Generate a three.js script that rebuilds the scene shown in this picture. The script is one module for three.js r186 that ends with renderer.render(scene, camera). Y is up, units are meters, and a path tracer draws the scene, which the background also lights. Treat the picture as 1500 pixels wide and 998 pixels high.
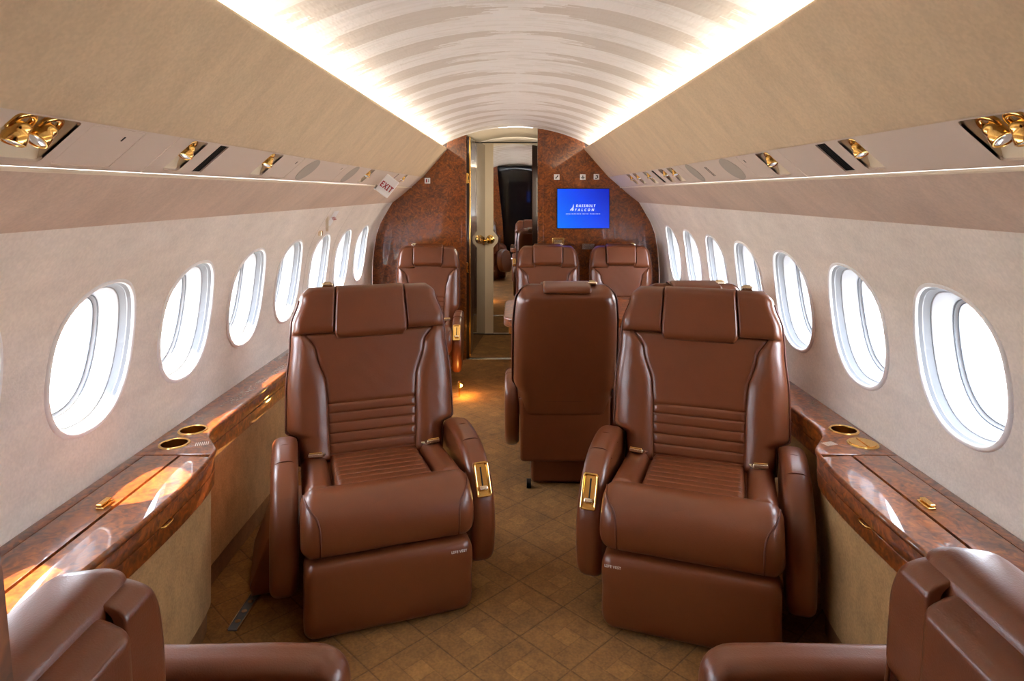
import * as THREE from 'three';
import { mergeGeometries, mergeVertices, toCreasedNormals } from 'three/addons/utils/BufferGeometryUtils.js';
import { RoundedBoxGeometry } from 'three/addons/geometries/RoundedBoxGeometry.js';
import { TextGeometry } from 'three/addons/geometries/TextGeometry.js';
import { FontLoader } from 'three/addons/loaders/FontLoader.js';
import { RectAreaLightUniformsLib } from 'three/addons/lights/RectAreaLightUniformsLib.js';

// ---------------------------------------------------------------- camera, sky, sun, cove light, exposure
const scene = new THREE.Scene();
const F = 960;                                             // focal length in pixels of the 1500 x 998 frame
const camera = new THREE.PerspectiveCamera(2 * Math.atan(499 / F) * 180 / Math.PI, 1500 / 998, 0.02, 400);
camera.position.set(0, 1.36, 0);
camera.rotation.set(0, 0, 0);
camera.setViewOffset(1500, 998, -5.5, 217, 1500, 998);     // shifted lens: level camera, horizon high in the frame
camera.updateProjectionMatrix();
const renderer = new THREE.WebGLRenderer();
renderer.toneMapping = THREE.LinearToneMapping;
renderer.toneMappingExposure = 2.25;
renderer.shadowMap.enabled = true;
RectAreaLightUniformsLib.init();
scene.background = new THREE.Color().setRGB(9.0, 9.8, 11.2);
const sun = new THREE.DirectionalLight(new THREE.Color().setRGB(1, 0.80, 0.55), 15);
sun.position.set(-5.6, 9.0, 0.2 - 2);
sun.target.position.set(0, 0, -2);
sun.castShadow = true;
sun.shadow.mapSize.set(2048, 2048);
Object.assign(sun.shadow.camera, { left: -5, right: 5, top: 5, bottom: -5, near: 0.5, far: 30 });
scene.add(sun, sun.target);
for (const s of [-1, 1]) {                                 // the two cove strips behind the upper edge of the side panels
  const l = new THREE.RectAreaLight(new THREE.Color().setRGB(1, 0.93, 0.82), 9, 4.86, 0.05);
  l.position.set(s * 0.671, 1.640, -2.86);
  l.lookAt(s * (0.671 - 0.85), 1.640 + 0.53, -2.86);
  l.castShadow = true;
  scene.add(l);
}

// ---------------------------------------------------------------- helpers
let seed = 7;
const rnd = () => { seed = (seed * 1664525 + 1013904223) % 4294967296; return seed / 4294967296; };
const V = (x, y, z) => new THREE.Vector3(x, y, z);
const clamp = (v, a, b) => Math.min(b, Math.max(a, v));
const taken = {};
function numbered(name) { const n = taken[name] = (taken[name] ?? -1) + 1; return n ? name + '_' + String(n).padStart(3, '0') : name; }
function mesh(name, g, m, parent) {
  if (!g.getAttribute('normal')) g.computeVertexNormals();
  const o = new THREE.Mesh(g, m); o.name = name; o.castShadow = o.receiveShadow = true;
  if (parent) parent.add(o);
  return o;
}
function tag(o, label, category, group, kind) {
  Object.assign(o.userData, { label, category });
  if (group) o.userData.group = group;
  if (kind) o.userData.kind = kind;
  if (!o.parent) scene.add(o);
  return o;
}
function thing(name, label, category, pos = [0, 0, 0], turn = 0, group, kind) {
  const o = new THREE.Group(); o.name = numbered(name); o.position.set(...pos); o.rotation.y = turn;
  return tag(o, label, category, group, kind);
}
function struct(name, g, m, label, category) {
  const o = mesh(name, g, m); tag(o, label, category, null, 'structure'); return o;
}
function copy(o, label) { const c = o.clone(); c.name = numbered(o.name.replace(/_\d{3}$/, '')); if (label) c.userData.label = label; scene.add(c); return c; }
function gridGeo(nu, nv, fn, flip) {                       // fn(i/nu, j/nv) -> [x,y,z,u,v]
  const p = [], uv = [], ix = [];
  for (let j = 0; j <= nv; j++) for (let i = 0; i <= nu; i++) { const q = fn(i / nu, j / nv); p.push(q[0], q[1], q[2]); uv.push(q[3] ?? 0, q[4] ?? 0); }
  for (let j = 0; j < nv; j++) for (let i = 0; i < nu; i++) {
    const a = j * (nu + 1) + i, b = a + 1, c = a + nu + 1, d = c + 1;
    if (flip) ix.push(a, c, b, b, c, d); else ix.push(a, b, c, b, d, c);
  }
  const g = new THREE.BufferGeometry();
  g.setAttribute('position', new THREE.Float32BufferAttribute(p, 3)); g.setAttribute('uv', new THREE.Float32BufferAttribute(uv, 2)); g.setIndex(ix);
  g.computeVertexNormals();
  return g;
}
function boxUV(g) {                                        // uv in metres by the dominant normal
  g = g.index ? g.toNonIndexed() : g;
  if (!g.getAttribute('normal')) g.computeVertexNormals();
  const p = g.getAttribute('position'), n = g.getAttribute('normal'), uv = new Float32Array(p.count * 2);
  for (let i = 0; i < p.count; i += 3) {
    let ax = 0, ay = 0, az = 0;
    for (let k = 0; k < 3; k++) { ax += Math.abs(n.getX(i + k)); ay += Math.abs(n.getY(i + k)); az += Math.abs(n.getZ(i + k)); }
    for (let k = 0; k < 3; k++) {
      const x = p.getX(i + k), y = p.getY(i + k), z = p.getZ(i + k);
      const [a, b] = ax > ay && ax > az ? [z, y] : ay > az ? [z, x] : [x, y];
      uv[(i + k) * 2] = a; uv[(i + k) * 2 + 1] = b;
    }
  }
  g.setAttribute('uv', new THREE.BufferAttribute(uv, 2));
  return g;
}
function rbox(w, h, d, x = 0, y = 0, z = 0, r = 0.004, seg = 2) {
  const g = new RoundedBoxGeometry(w, h, d, seg, Math.min(r, w / 2.01, h / 2.01, d / 2.01)); g.translate(x, y, z); return boxUV(g);
}
function tube(pts, r, n = 40, closed = false, k = 8) {
  return boxUV(new THREE.TubeGeometry(new THREE.CatmullRomCurve3(pts.map((p) => p.isVector3 ? p : V(...p)), closed, 'centripetal'), n, r, k, closed));
}
function smooth(pts, n, closed = true) {                   // 2-D smooth curve
  return new THREE.CatmullRomCurve3(pts.map(([a, b]) => V(a, b, 0)), closed, 'centripetal').getPoints(n).slice(0, closed ? -1 : undefined).map((v) => [v.x, v.y]);
}
function sweepX(profile, w, r, x0 = 0) {                   // closed profile of [z, y] swept along x from -w to w, ends rounded by r
  let cz = 0, cy = 0; for (const [z, y] of profile) { cz += z / profile.length; cy += y / profile.length; }
  const left = []; for (let k = 0; k <= 8; k++) { const a = k / 8 * Math.PI / 2; left.push([-w + r * (1 - Math.cos(a)), 1 - Math.sin(a)]); }
  const mid = []; for (let k = 1; k < 8; k++) mid.push([-w + r + (2 * w - 2 * r) * k / 8, 0]);
  const right = left.map(([x, i]) => [-x, i]).reverse();
  const all = [...left, ...mid, ...right], N = profile.length;
  const g = gridGeo(N, all.length - 1, (u, v) => {
    const [z, y] = profile[Math.round(u * N) % N], [x, inset] = all[Math.round(v * (all.length - 1))];
    const L = Math.hypot(z - cz, y - cy), k = Math.max(0.02, 1 - r * inset / L);
    return [x0 + x, cy + (y - cy) * k, cz + (z - cz) * k, 0, 0];
  });
  const caps = [];
  for (const e of [0, all.length - 1]) {
    const p = [x0 + all[e][0], cy, cz], ix = [], inset = all[e][1];
    for (const [z, y] of profile) { const L = Math.hypot(z - cz, y - cy), k = Math.max(0.02, 1 - r * inset / L); p.push(x0 + all[e][0], cy + (y - cy) * k, cz + (z - cz) * k); }
    for (let i = 0; i < N; i++) ix.push(0, 1 + i, 1 + (i + 1) % N);
    const c = new THREE.BufferGeometry(); c.setAttribute('position', new THREE.Float32BufferAttribute(p, 3));
    c.setAttribute('uv', new THREE.Float32BufferAttribute(new Float32Array(p.length / 3 * 2), 2)); c.setIndex(ix); c.computeVertexNormals(); caps.push(c);
  }
  return boxUV(mergeGeometries([g, ...caps]));
}
const bulge = (d, r) => { const t = clamp(1 - d / r, 0, 1); return Math.sqrt(Math.max(0, 1 - t * t)); };
function pad(map, o) {                                     // a stuffed leather panel lying on a surface: map(x, s, n) -> [x, y, z]
  const { s0, s1, L, R, n0 = -0.004, T = 0.03, ru = 0.03, rs = 0.03, nu = 28, ns = 28, lines = [], wrinkle = 0 } = o, { rl = ru, rr = ru, fl = 0, fr = 0, f0 = 0, f1 = 0, lf = 0.84 } = o, bf = (d, r, f) => f + (1 - f) * bulge(d, r);
  const ease = (t) => 0.5 * t + 0.5 * (0.5 - 0.5 * Math.cos(Math.PI * t));
  let rows = []; for (let j = 0; j <= ns; j++) rows.push(s0 + (s1 - s0) * ease(j / ns));
  for (const l of lines) for (const e of [-0.006, -0.003, 0, 0.003, 0.006]) rows.push(l + e);
  rows.sort((a, b) => a - b);
  return boxUV(gridGeo(nu, rows.length - 1, (u, v) => {
    const s = rows[Math.round(v * (rows.length - 1))], l = L(s), r = R(s), x = l + (r - l) * ease(u);
    let h = Math.min(bf(x - l, rl, fl), bf(r - x, rr, fr)) * Math.min(bf(s - s0, rs, f0), bf(s1 - s, rs, f1));
    for (const q of lines) h = Math.min(h, lf + (1 - lf) * bulge(Math.abs(s - q), 0.014));
    const w = wrinkle ? wrinkle * Math.sin(s * 61 + 3 * Math.sin(x * 23)) * Math.sin(x * 37 + s * 19) * h : 0;
    return [...map(x, s, n0 + (T - n0) * h + w), x, s];
  }));
}
function loft2(a, b, n, m, uvS = 1) { return gridGeo(n, m, (u, v) => { const p = a(u), q = b(u); return [p[0] + (q[0] - p[0]) * v, p[1] + (q[1] - p[1]) * v, p[2] + (q[2] - p[2]) * v, u * uvS, v]; }); }
function quadStrip(prof, z0, z1, nz = 1) {                 // profile [[x,y],...] extruded along z; uv in metres
  const len = [0]; for (let i = 1; i < prof.length; i++) len.push(len[i - 1] + Math.hypot(prof[i][0] - prof[i - 1][0], prof[i][1] - prof[i - 1][1]));
  return gridGeo(prof.length - 1, nz, (u, v) => { const i = Math.round(u * (prof.length - 1)), z = z0 + (z1 - z0) * v; return [prof[i][0], prof[i][1], z, len[i], z]; });
}
function extrude(shape, depth, bevel = 0, seg = 2, curve = 16) {
  return boxUV(new THREE.ExtrudeGeometry(shape, { depth, bevelEnabled: bevel > 0, bevelThickness: bevel, bevelSize: bevel, bevelOffset: -bevel, bevelSegments: seg, curveSegments: curve }));
}
function poly(pts) { const s = new THREE.Shape(); pts.forEach(([x, y], i) => i ? s.lineTo(x, y) : s.moveTo(x, y)); s.closePath(); return s; }
function rrect(x, y, w, h, r, S = THREE.Shape) {
  const s = new S(); s.moveTo(x + r, y); s.lineTo(x + w - r, y); s.quadraticCurveTo(x + w, y, x + w, y + r); s.lineTo(x + w, y + h - r); s.quadraticCurveTo(x + w, y + h, x + w - r, y + h);
  s.lineTo(x + r, y + h); s.quadraticCurveTo(x, y + h, x, y + h - r); s.lineTo(x, y + r); s.quadraticCurveTo(x, y, x + r, y); return s;
}

// ---------------------------------------------------------------- procedural textures and materials
function tileNoise(period, sd) {                           // value noise that repeats after `period` cells
  const h = (x, y) => { let n = ((x % period + period) % period) * 374761393 + ((y % period + period) % period) * 668265263 + sd * 974711; n = Math.imul(n ^ (n >>> 13), 1274126177); return ((n ^ (n >>> 16)) >>> 0) / 4294967295; };
  return (x, y) => {
    const i = Math.floor(x), j = Math.floor(y), f = x - i, g = y - j, a = f * f * (3 - 2 * f), b = g * g * (3 - 2 * g);
    return (h(i, j) * (1 - a) + h(i + 1, j) * a) * (1 - b) + (h(i, j + 1) * (1 - a) + h(i + 1, j + 1) * a) * b;
  };
}
function fbm(per, oct, sd) { const l = []; for (let o = 0; o < oct; o++) l.push(tileNoise(per << o, sd + o)); return (u, v) => { let s = 0, a = 0.5; for (let o = 0; o < oct; o++) { s += a * l[o](u * (per << o), v * (per << o)); a *= 0.5; } return s / (1 - Math.pow(0.5, oct)); }; }
function dataTex(n, fn, srgb, rep = 1) {
  const d = new Uint8Array(n * n * 4);
  for (let j = 0; j < n; j++) for (let i = 0; i < n; i++) { const c = fn(i / n, j / n), k = (j * n + i) * 4; d[k] = clamp(c[0], 0, 255); d[k + 1] = clamp(c[1], 0, 255); d[k + 2] = clamp(c[2], 0, 255); d[k + 3] = 255; }
  const t = new THREE.DataTexture(d, n, n, THREE.RGBAFormat); t.wrapS = t.wrapT = THREE.RepeatWrapping; t.magFilter = THREE.LinearFilter; t.minFilter = THREE.LinearMipmapLinearFilter; t.generateMipmaps = true;
  t.repeat.set(rep, rep); if (srgb) t.colorSpace = THREE.SRGBColorSpace; t.needsUpdate = true; return t;
}
const nA = fbm(6, 5, 3), nB = fbm(6, 4, 17), nC = fbm(24, 3, 29), nD = fbm(48, 2, 41);
const burlTex = dataTex(1024, (u, v) => {
  const wx = nA(u, v) - 0.5, wy = nB(u, v) - 0.5;
  let a = nC(u + wx * 0.20, v + wy * 0.20), b = nB(u + wy * 0.35 + 0.3, v + wx * 0.35), c = nD(u + wx * 0.16, v + wy * 0.16);
  let t = clamp((a - 0.5) * 0.8 + (b - 0.5) * 0.35 + (c - 0.5) * 0.85 + 0.5, 0, 1);
  const eye = nD(u * 0.5 + wx * 0.05, v * 0.5 + wy * 0.05) > 0.74 ? 0.82 : 1;
  return [(88 + 88 * t) * eye, (41 + 54 * t) * eye, (9 + 16 * t) * eye];
}, true, 1 / 0.42);
const fineN = tileNoise(96, 51), fineN2 = tileNoise(160, 63);
const leatherBump = dataTex(512, (u, v) => { const h = 255 * clamp(0.2 + 0.4 * fineN(u * 96, v * 96) + 0.25 * fineN2(u * 160, v * 160) + 0.4 * (nB(u, v) - 0.5), 0, 1); return [h, h, h]; }, false, 1 / 0.20);
const leatherTone = dataTex(256, (u, v) => { const t = 1 + 0.10 * (nA(u, v) - 0.5) + 0.05 * (nC(u, v) - 0.5); return [112 * t, 59 * t, 31 * t]; }, true, 1 / 0.9);
const suedeTex = dataTex(512, (u, v) => { const t = 1 + 0.07 * (nC(u * 0.25, v) - 0.5) + 0.05 * (fineN2(u * 160, v * 160) - 0.5) + 0.06 * (nA(u, v) - 0.5); return [234 * t, 226 * t, 216 * t]; }, true, 1 / 0.8);
const clothTex = dataTex(512, (u, v) => { const t = 1 + 0.16 * (nC(u, v * 0.5) - 0.5) + 0.12 * (fineN2(u * 160, v * 160) - 0.5); return [172 * t, 136 * t, 90 * t]; }, true, 1 / 0.7);
const suedeBump = dataTex(512, (u, v) => { const h = 255 * clamp(0.5 * fineN2(u * 160, v * 160) + 0.5 * nD(u * 0.5, v), 0, 1); return [h, h, h]; }, false, 1 / 0.5);
// sculpted carpet: pinwheels of one small square and four oblongs, set on the diagonal
const TILE = 0.203, carpetN = 1024;
function carpetAt(u, v) {                                  // 4 x 4 tiles in the texture -> [groove 0..1, piece index]
  const x = (u * 4) % 1, y = (v * 4) % 1, a = 0.32, lo = (1 - a) / 2, hi = (1 + a) / 2;
  let box, id;
  if (x > lo && x < hi && y > lo && y < hi) { box = [lo, hi, lo, hi]; id = 0; }
  else if (y <= lo && x < hi) { box = [0, hi, 0, lo]; id = 1; }
  else if (x >= hi && y < hi) { box = [hi, 1, 0, hi]; id = 2; }
  else if (y >= hi && x > lo) { box = [lo, 1, hi, 1]; id = 3; }
  else { box = [0, lo, lo, 1]; id = 4; }
  const d = Math.min(x - box[0], box[1] - x, y - box[2], box[3] - y) * TILE;
  return [d, id, Math.min(x, 1 - x, y, 1 - y) * TILE];
}
const carpetTex = dataTex(carpetN, (u, v) => {
  const [d, id, e] = carpetAt(u, v), g = e < 0.0022 ? 0.82 : d < 0.0016 ? 0.91 : 1;
  const t = g * (1 + 0.22 * (nA(u, v) - 0.5) + 0.16 * (fineN2(u * 160, v * 160) - 0.5) + 0.2 * (nC(u, v) - 0.5)) * (id === 0 ? 1.09 : 1);
  return [140 * t, 99 * t, 52 * t];
}, true, 1 / (4 * TILE));
const carpetBump = dataTex(carpetN, (u, v) => { const [d, , e] = carpetAt(u, v), h = 255 * clamp(0.75 * Math.min(clamp(e / 0.005, 0, 1), 0.5 + 0.5 * clamp(d / 0.005, 0, 1)) + 0.25 * fineN2(u * 160, v * 160), 0, 1); return [h, h, h]; }, false, 1 / (4 * TILE));
// brushed nap of the headliner: bands across the cabin with ragged ends
const napTex = (() => {
  const W = 1024, H = 2048, c = document.createElement('canvas'); c.width = W; c.height = H;
  const x = c.getContext('2d'); x.fillStyle = 'rgb(238,235,230)'; x.fillRect(0, 0, W, H);
  for (let i = 0; i < 5000; i++) { x.fillStyle = rnd() < 0.5 ? 'rgba(205,195,182,0.16)' : 'rgba(242,238,232,0.16)'; x.fillRect(rnd() * W, rnd() * H, 20 + rnd() * 120, 2 + rnd() * 5); }
  for (let z = 0.05; z < 5.6; z += 0.325) {
    const y = z / 5.6 * H, h = 0.15 / 5.6 * H;
    for (const side of [0, 1]) for (let k = 0; k < h; k += 2) {
      const a = 0.10 + 0.025 * Math.sin(k * 0.25 + z * 9) + 0.03 * rnd(), b = 0.36 + 0.07 * Math.sin(k * 0.09 + z * 5) + 0.09 * rnd();
      x.fillStyle = 'rgba(194,183,166,0.55)'; const p = side ? 1 - b : a, q = side ? 1 - a : b;
      x.fillRect(p * W, y + k, (q - p) * W, 2);
    }
  }
  const t = new THREE.CanvasTexture(c); t.colorSpace = THREE.SRGBColorSpace; t.wrapS = t.wrapT = THREE.RepeatWrapping; return t;
})();
const std = (o) => new THREE.MeshStandardMaterial({ side: THREE.DoubleSide, ...o });
const phys = (o) => new THREE.MeshPhysicalMaterial({ side: THREE.DoubleSide, ...o });
const M = {
  leather: phys({ map: leatherTone, roughness: 0.34, bumpMap: leatherBump, bumpScale: 0.0003, clearcoat: 0.35, clearcoatRoughness: 0.26 }),
  piping: phys({ color: 0x5c2b18, roughness: 0.45 }),
  burl: phys({ map: burlTex, roughness: 0.4, clearcoat: 1, clearcoatRoughness: 0.03 }),
  darkWood: phys({ color: 0x2a120a, roughness: 0.35, clearcoat: 1, clearcoatRoughness: 0.03 }),
  blackLacquer: phys({ color: 0x070504, roughness: 0.3, clearcoat: 1, clearcoatRoughness: 0.04 }),
  suede: std({ map: suedeTex, roughness: 0.92, bumpMap: suedeBump, bumpScale: 0.0006 }),
  panel: std({ map: suedeTex, color: 0xeedcbe, roughness: 0.85, bumpMap: suedeBump, bumpScale: 0.0004 }),
  valance: std({ map: suedeTex, color: 0xe2d0c2, roughness: 0.85, bumpMap: suedeBump, bumpScale: 0.0004 }),
  service: std({ color: 0xd9c8b8, roughness: 0.6 }),
  serviceDark: std({ color: 0xb3a99b, roughness: 0.9 }),
  cream: std({ color: 0xe6d7bd, roughness: 0.5 }),
  nap: std({ map: napTex, roughness: 0.95, bumpMap: suedeBump, bumpScale: 0.0008 }),
  cloth: std({ map: clothTex, roughness: 0.95, bumpMap: suedeBump, bumpScale: 0.0008 }),
  carpet: std({ map: carpetTex, roughness: 1, bumpMap: carpetBump, bumpScale: 0.0022 }),
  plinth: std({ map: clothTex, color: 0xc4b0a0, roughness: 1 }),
  white: std({ color: 0xf2f2f2, roughness: 0.45 }),
  frame: std({ color: 0xb2b5b9, roughness: 0.4 }),
  grey: std({ color: 0x85888c, roughness: 0.35 }),
  gold: std({ color: new THREE.Color().setRGB(0.95, 0.62, 0.20), metalness: 1, roughness: 0.16 }),
  champagne: std({ color: new THREE.Color().setRGB(0.85, 0.72, 0.52), metalness: 1, roughness: 0.25 }),
  steel: std({ color: 0xc9c6c0, metalness: 1, roughness: 0.25 }),
  webbing: std({ color: 0xc8b083, roughness: 0.9 }),
  black: std({ color: 0x0c0a09, roughness: 0.7 }),
  glass: phys({ color: 0xffffff, transmission: 1, thickness: 0, roughness: 0, ior: 1.45 }),
  lens: phys({ color: 0xdfe6ee, roughness: 0.05, metalness: 0.3, clearcoat: 1 }),
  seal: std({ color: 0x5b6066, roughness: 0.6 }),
  mirror: std({ color: 0xe9ecec, metalness: 1, roughness: 0.01 }),
  glow: std({ color: 0xffffff, emissive: new THREE.Color().setRGB(1, 0.93, 0.82), emissiveIntensity: 1.5 }),
  tabletop: std({ color: 0xd8cdbf, roughness: 0.5 }),
  print: std({ color: 0xd9cfc4, roughness: 0.7 }),
  red: std({ color: 0xa51226, roughness: 0.5 }),
  concrete: std({ color: 0xcfccc6, roughness: 0.95 }),
};
const font = await new FontLoader().loadAsync('fonts/droid/droid_sans_bold.typeface.json');
function text(str, size, depth = 0.0006) { const g = new TextGeometry(str, { font, size, depth, curveSegments: 3, bevelEnabled: false }); g.computeBoundingBox(); const b = g.boundingBox; g.translate(-(b.min.x + b.max.x) / 2, -(b.min.y + b.max.y) / 2, 0); return g; }

// ---------------------------------------------------------------- the cabin shell
const Z0 = -0.36, Z1 = -5.33, ZM = -6.28;                  // forward bulkhead, aft bulkhead, mirrored door
const HULL = [[1.06, -0.02], [1.085, 0.1], [1.12, 0.25], [1.15, 0.4], [1.165, 0.56], [1.167, 0.7], [1.162, 0.8], [1.15, 0.914], [1.132, 1.02], [1.10, 1.11], [1.06, 1.18], [1.0, 1.282]];
function hullX(y) {                                        // half width of the lining at height y
  const H = HULL; let i = 0; while (i < H.length - 2 && y > H[i + 1][1]) i++;
  const P = (k) => H[clamp(k, 0, H.length - 1)], [x1, y1] = P(i), [x2, y2] = P(i + 1), m = (k) => (P(k + 1)[0] - P(k - 1)[0]) / (P(k + 1)[1] - P(k - 1)[1]);
  const h = y2 - y1, t = (y - y1) / h, t2 = t * t, t3 = t2 * t;
  return (2 * t3 - 3 * t2 + 1) * x1 + (t3 - 2 * t2 + t) * h * m(i) + (-2 * t3 + 3 * t2) * x2 + (t3 - t2) * h * m(i + 1);
}
const WY = 0.914, WHH = 0.197, WHW = 0.168, PITCH = 0.506;
function oval(a, o = 0) { const e = 2 / 2.35, c = Math.cos(a), s = Math.sin(a); return [(WHW + o) * Math.sign(c) * Math.pow(Math.abs(c), e), (WHH + o) * Math.sign(s) * Math.pow(Math.abs(s), e)]; }
function wallCell(sg, d, y0, y1) {                         // lining round one window opening
  const hw = PITCH / 2, per = [];
  const seg = (a, b, n) => { for (let i = 0; i < n; i++) per.push([a[0] + (b[0] - a[0]) * i / n, a[1] + (b[1] - a[1]) * i / n]); };
  const b0 = y0 - WY, b1 = y1 - WY;
  seg([hw, b0], [hw, b1], 24); seg([hw, b1], [-hw, b1], 16); seg([-hw, b1], [-hw, b0], 24); seg([-hw, b0], [hw, b0], 16);
  const N = per.length, R = 14;
  return gridGeo(N, R, (u, v) => {
    const p = per[Math.round(u * N) % N], a = Math.atan2(p[1] / (WHH * 1.15), p[0] / WHW), o = oval(a, 0.004), k = v;
    const z = o[0] + (p[0] - o[0]) * k, y = WY + o[1] + (p[1] - o[1]) * k;
    return [sg * hullX(y), y, -(d + z), -(d + z), y];
  });
}
const D0 = { '-1': 1.785, '1': 1.70 };
const names = { '-1': 'wall_left', '1': 'wall_right' };
let winN = 0;
for (const sg of [-1, 1]) {
  const c0 = D0[sg], gs = [], prof = (y0, y1, n) => Array.from({ length: n + 1 }, (_, i) => { const y = y0 + (y1 - y0) * i / n; return [sg * hullX(y), y]; });
  const ds = []; for (let k = -2; k <= 6; k++) ds.push(c0 + PITCH * k);
  for (const d of ds) gs.push(wallCell(sg, d, 0.5, 1.282));
  gs.push(quadStrip(prof(0.5, 1.282, 24), Z0, -(ds[0] - PITCH / 2)), quadStrip(prof(0.5, 1.282, 24), -(ds[8] + PITCH / 2), Z1), quadStrip(prof(-0.02, 0.5, 12), Z0, Z1));
  struct(names[sg], mergeGeometries(gs), M.suede, sg < 0 ? 'cream suede cabin side wall with oval windows below the EXIT sign' : 'cream suede cabin side wall with oval windows nearer the blue screen', 'wall');
  // one window, then copies
  const w = new THREE.Group();
  const ring = (pairs) => { const n = 72, m = pairs.length - 1; return gridGeo(n, m, (u, v) => { const [o, dep] = pairs[Math.round(v * m)], q = oval(u * Math.PI * 2, o), qb = oval(u * Math.PI * 2, 0); return [sg * (hullX(WY + qb[1]) + dep), q[1], -q[0], u, v]; }); };
  mesh('rim', ring([[0.014, 0.001], [0.013, -0.004], [0.009, -0.007], [0.004, -0.007], [0.0005, -0.004], [0, 0.004]]), M.white, w);
  mesh('reveal', ring([[0, 0.003], [-0.004, 0.012], [-0.005, 0.014], [-0.003, 0.016], [-0.012, 0.036]]), M.grey, w);
  mesh('inner_frame', ring([[-0.010, 0.034], [-0.0115, 0.033], [-0.014, 0.036], [-0.030, 0.084], [-0.0325, 0.085], [-0.031, 0.088], [-0.0385, 0.094], [-0.0410, 0.095], [-0.0395, 0.098], [-0.048, 0.118]]), M.frame, w);
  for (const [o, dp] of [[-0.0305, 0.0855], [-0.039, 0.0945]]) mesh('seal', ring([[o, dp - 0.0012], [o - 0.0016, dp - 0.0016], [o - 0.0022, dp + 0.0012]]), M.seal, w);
  const pane = gridGeo(72, 6, (u, v) => { const q = oval(u * Math.PI * 2, -0.0475), qb = oval(u * Math.PI * 2, 0), k = Math.max(v, 0.001); return [sg * (hullX(WY + qb[1] * k) + 0.116), q[1] * k, -q[0] * k, u, v]; });
  mesh('pane', pane, M.glass, w);
  ds.forEach((d, i) => {
    const o = w.clone(); o.name = 'window_' + (++winN); o.position.set(0, WY, -d);
    tag(o, sg < 0 ? 'oval cabin window with white surround in the wall below the EXIT sign' : 'oval cabin window with white surround in the wall opposite the EXIT sign', 'window', sg < 0 ? 'oval windows in the wall with the exit hatch' : 'oval windows in the wall opposite the exit hatch', 'structure');
  });
}
// headliner
const HR = 1.276, HT = 1.893, hl = (x) => HT - HR + Math.sqrt(HR * HR - x * x);
{
  const n = 48, z0 = Z0 + 0.001, z1 = Z1 - 0.001;
  const g = gridGeo(n, 20, (u, v) => { const x = -0.70 + 1.40 * u, z = z0 + (z1 - z0) * v; return [x, hl(x), z, u, (-z) / 5.6]; });
  struct('ceiling', g, M.nap, 'arched pale suede headliner with brushed cross bands', 'ceiling');
}
// side panels: upper panel, service strip, lower valance
const PA = [0.557, 1.716], PB = [0.750, 1.490], PC = [0.850, 1.402], PD = [1.003, 1.281];
for (const sg of [-1, 1]) {
  const f = (pts) => pts.map(([x, y]) => [sg * x, y]);
  const up = new THREE.Group(); up.name = sg < 0 ? 'trim_1' : 'trim_2';
  // upper panel with rounded top lip, closed behind so that the cove stays shut
  mesh('panel_face', quadStrip(f([[0.700, 1.570], [0.640, 1.632], [0.600, 1.678], [0.571, 1.7185], [0.564, 1.7220], [0.557, 1.719], [0.556, 1.713], [0.560, 1.707], [0.60, 1.662], [0.65, 1.604], [0.70, 1.547], [0.7515, 1.4885], [0.752, 1.4845], [0.758, 1.4845]]), Z0, Z1, 6), M.panel, up);
  mesh('cove_back', quadStrip(f([[0.6995, hl(0.6995)], [0.7000, 1.565]]), Z0, Z1), M.white, up);
  mesh('light_strip', quadStrip(f([[0.6675, 1.6145], [0.6940, 1.6570]]), -0.43, -5.29), M.glow, up);
  mesh('lower_valance', quadStrip(f([[PC[0] - 0.001, PC[1] + 0.002], [PC[0] + 0.006, PC[1] - 0.004], [0.90, 1.358], [0.95, 1.318], [0.998, 1.2805], [1.004, 1.279], [1.012, 1.283]]), Z0, Z1, 6), M.valance, up);
  mesh('cream_bead', quadStrip(f([[0.846, 1.404], [0.846, 1.399], [0.850, 1.3955], [0.856, 1.396], [0.857, 1.400]]), Z0, Z1), M.cream, up);
  tag(up, sg < 0 ? 'beige suede side panel and valance carrying the EXIT sign' : 'beige suede side panel and valance nearer the blue screen', 'trim', null, 'structure');
}
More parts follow.
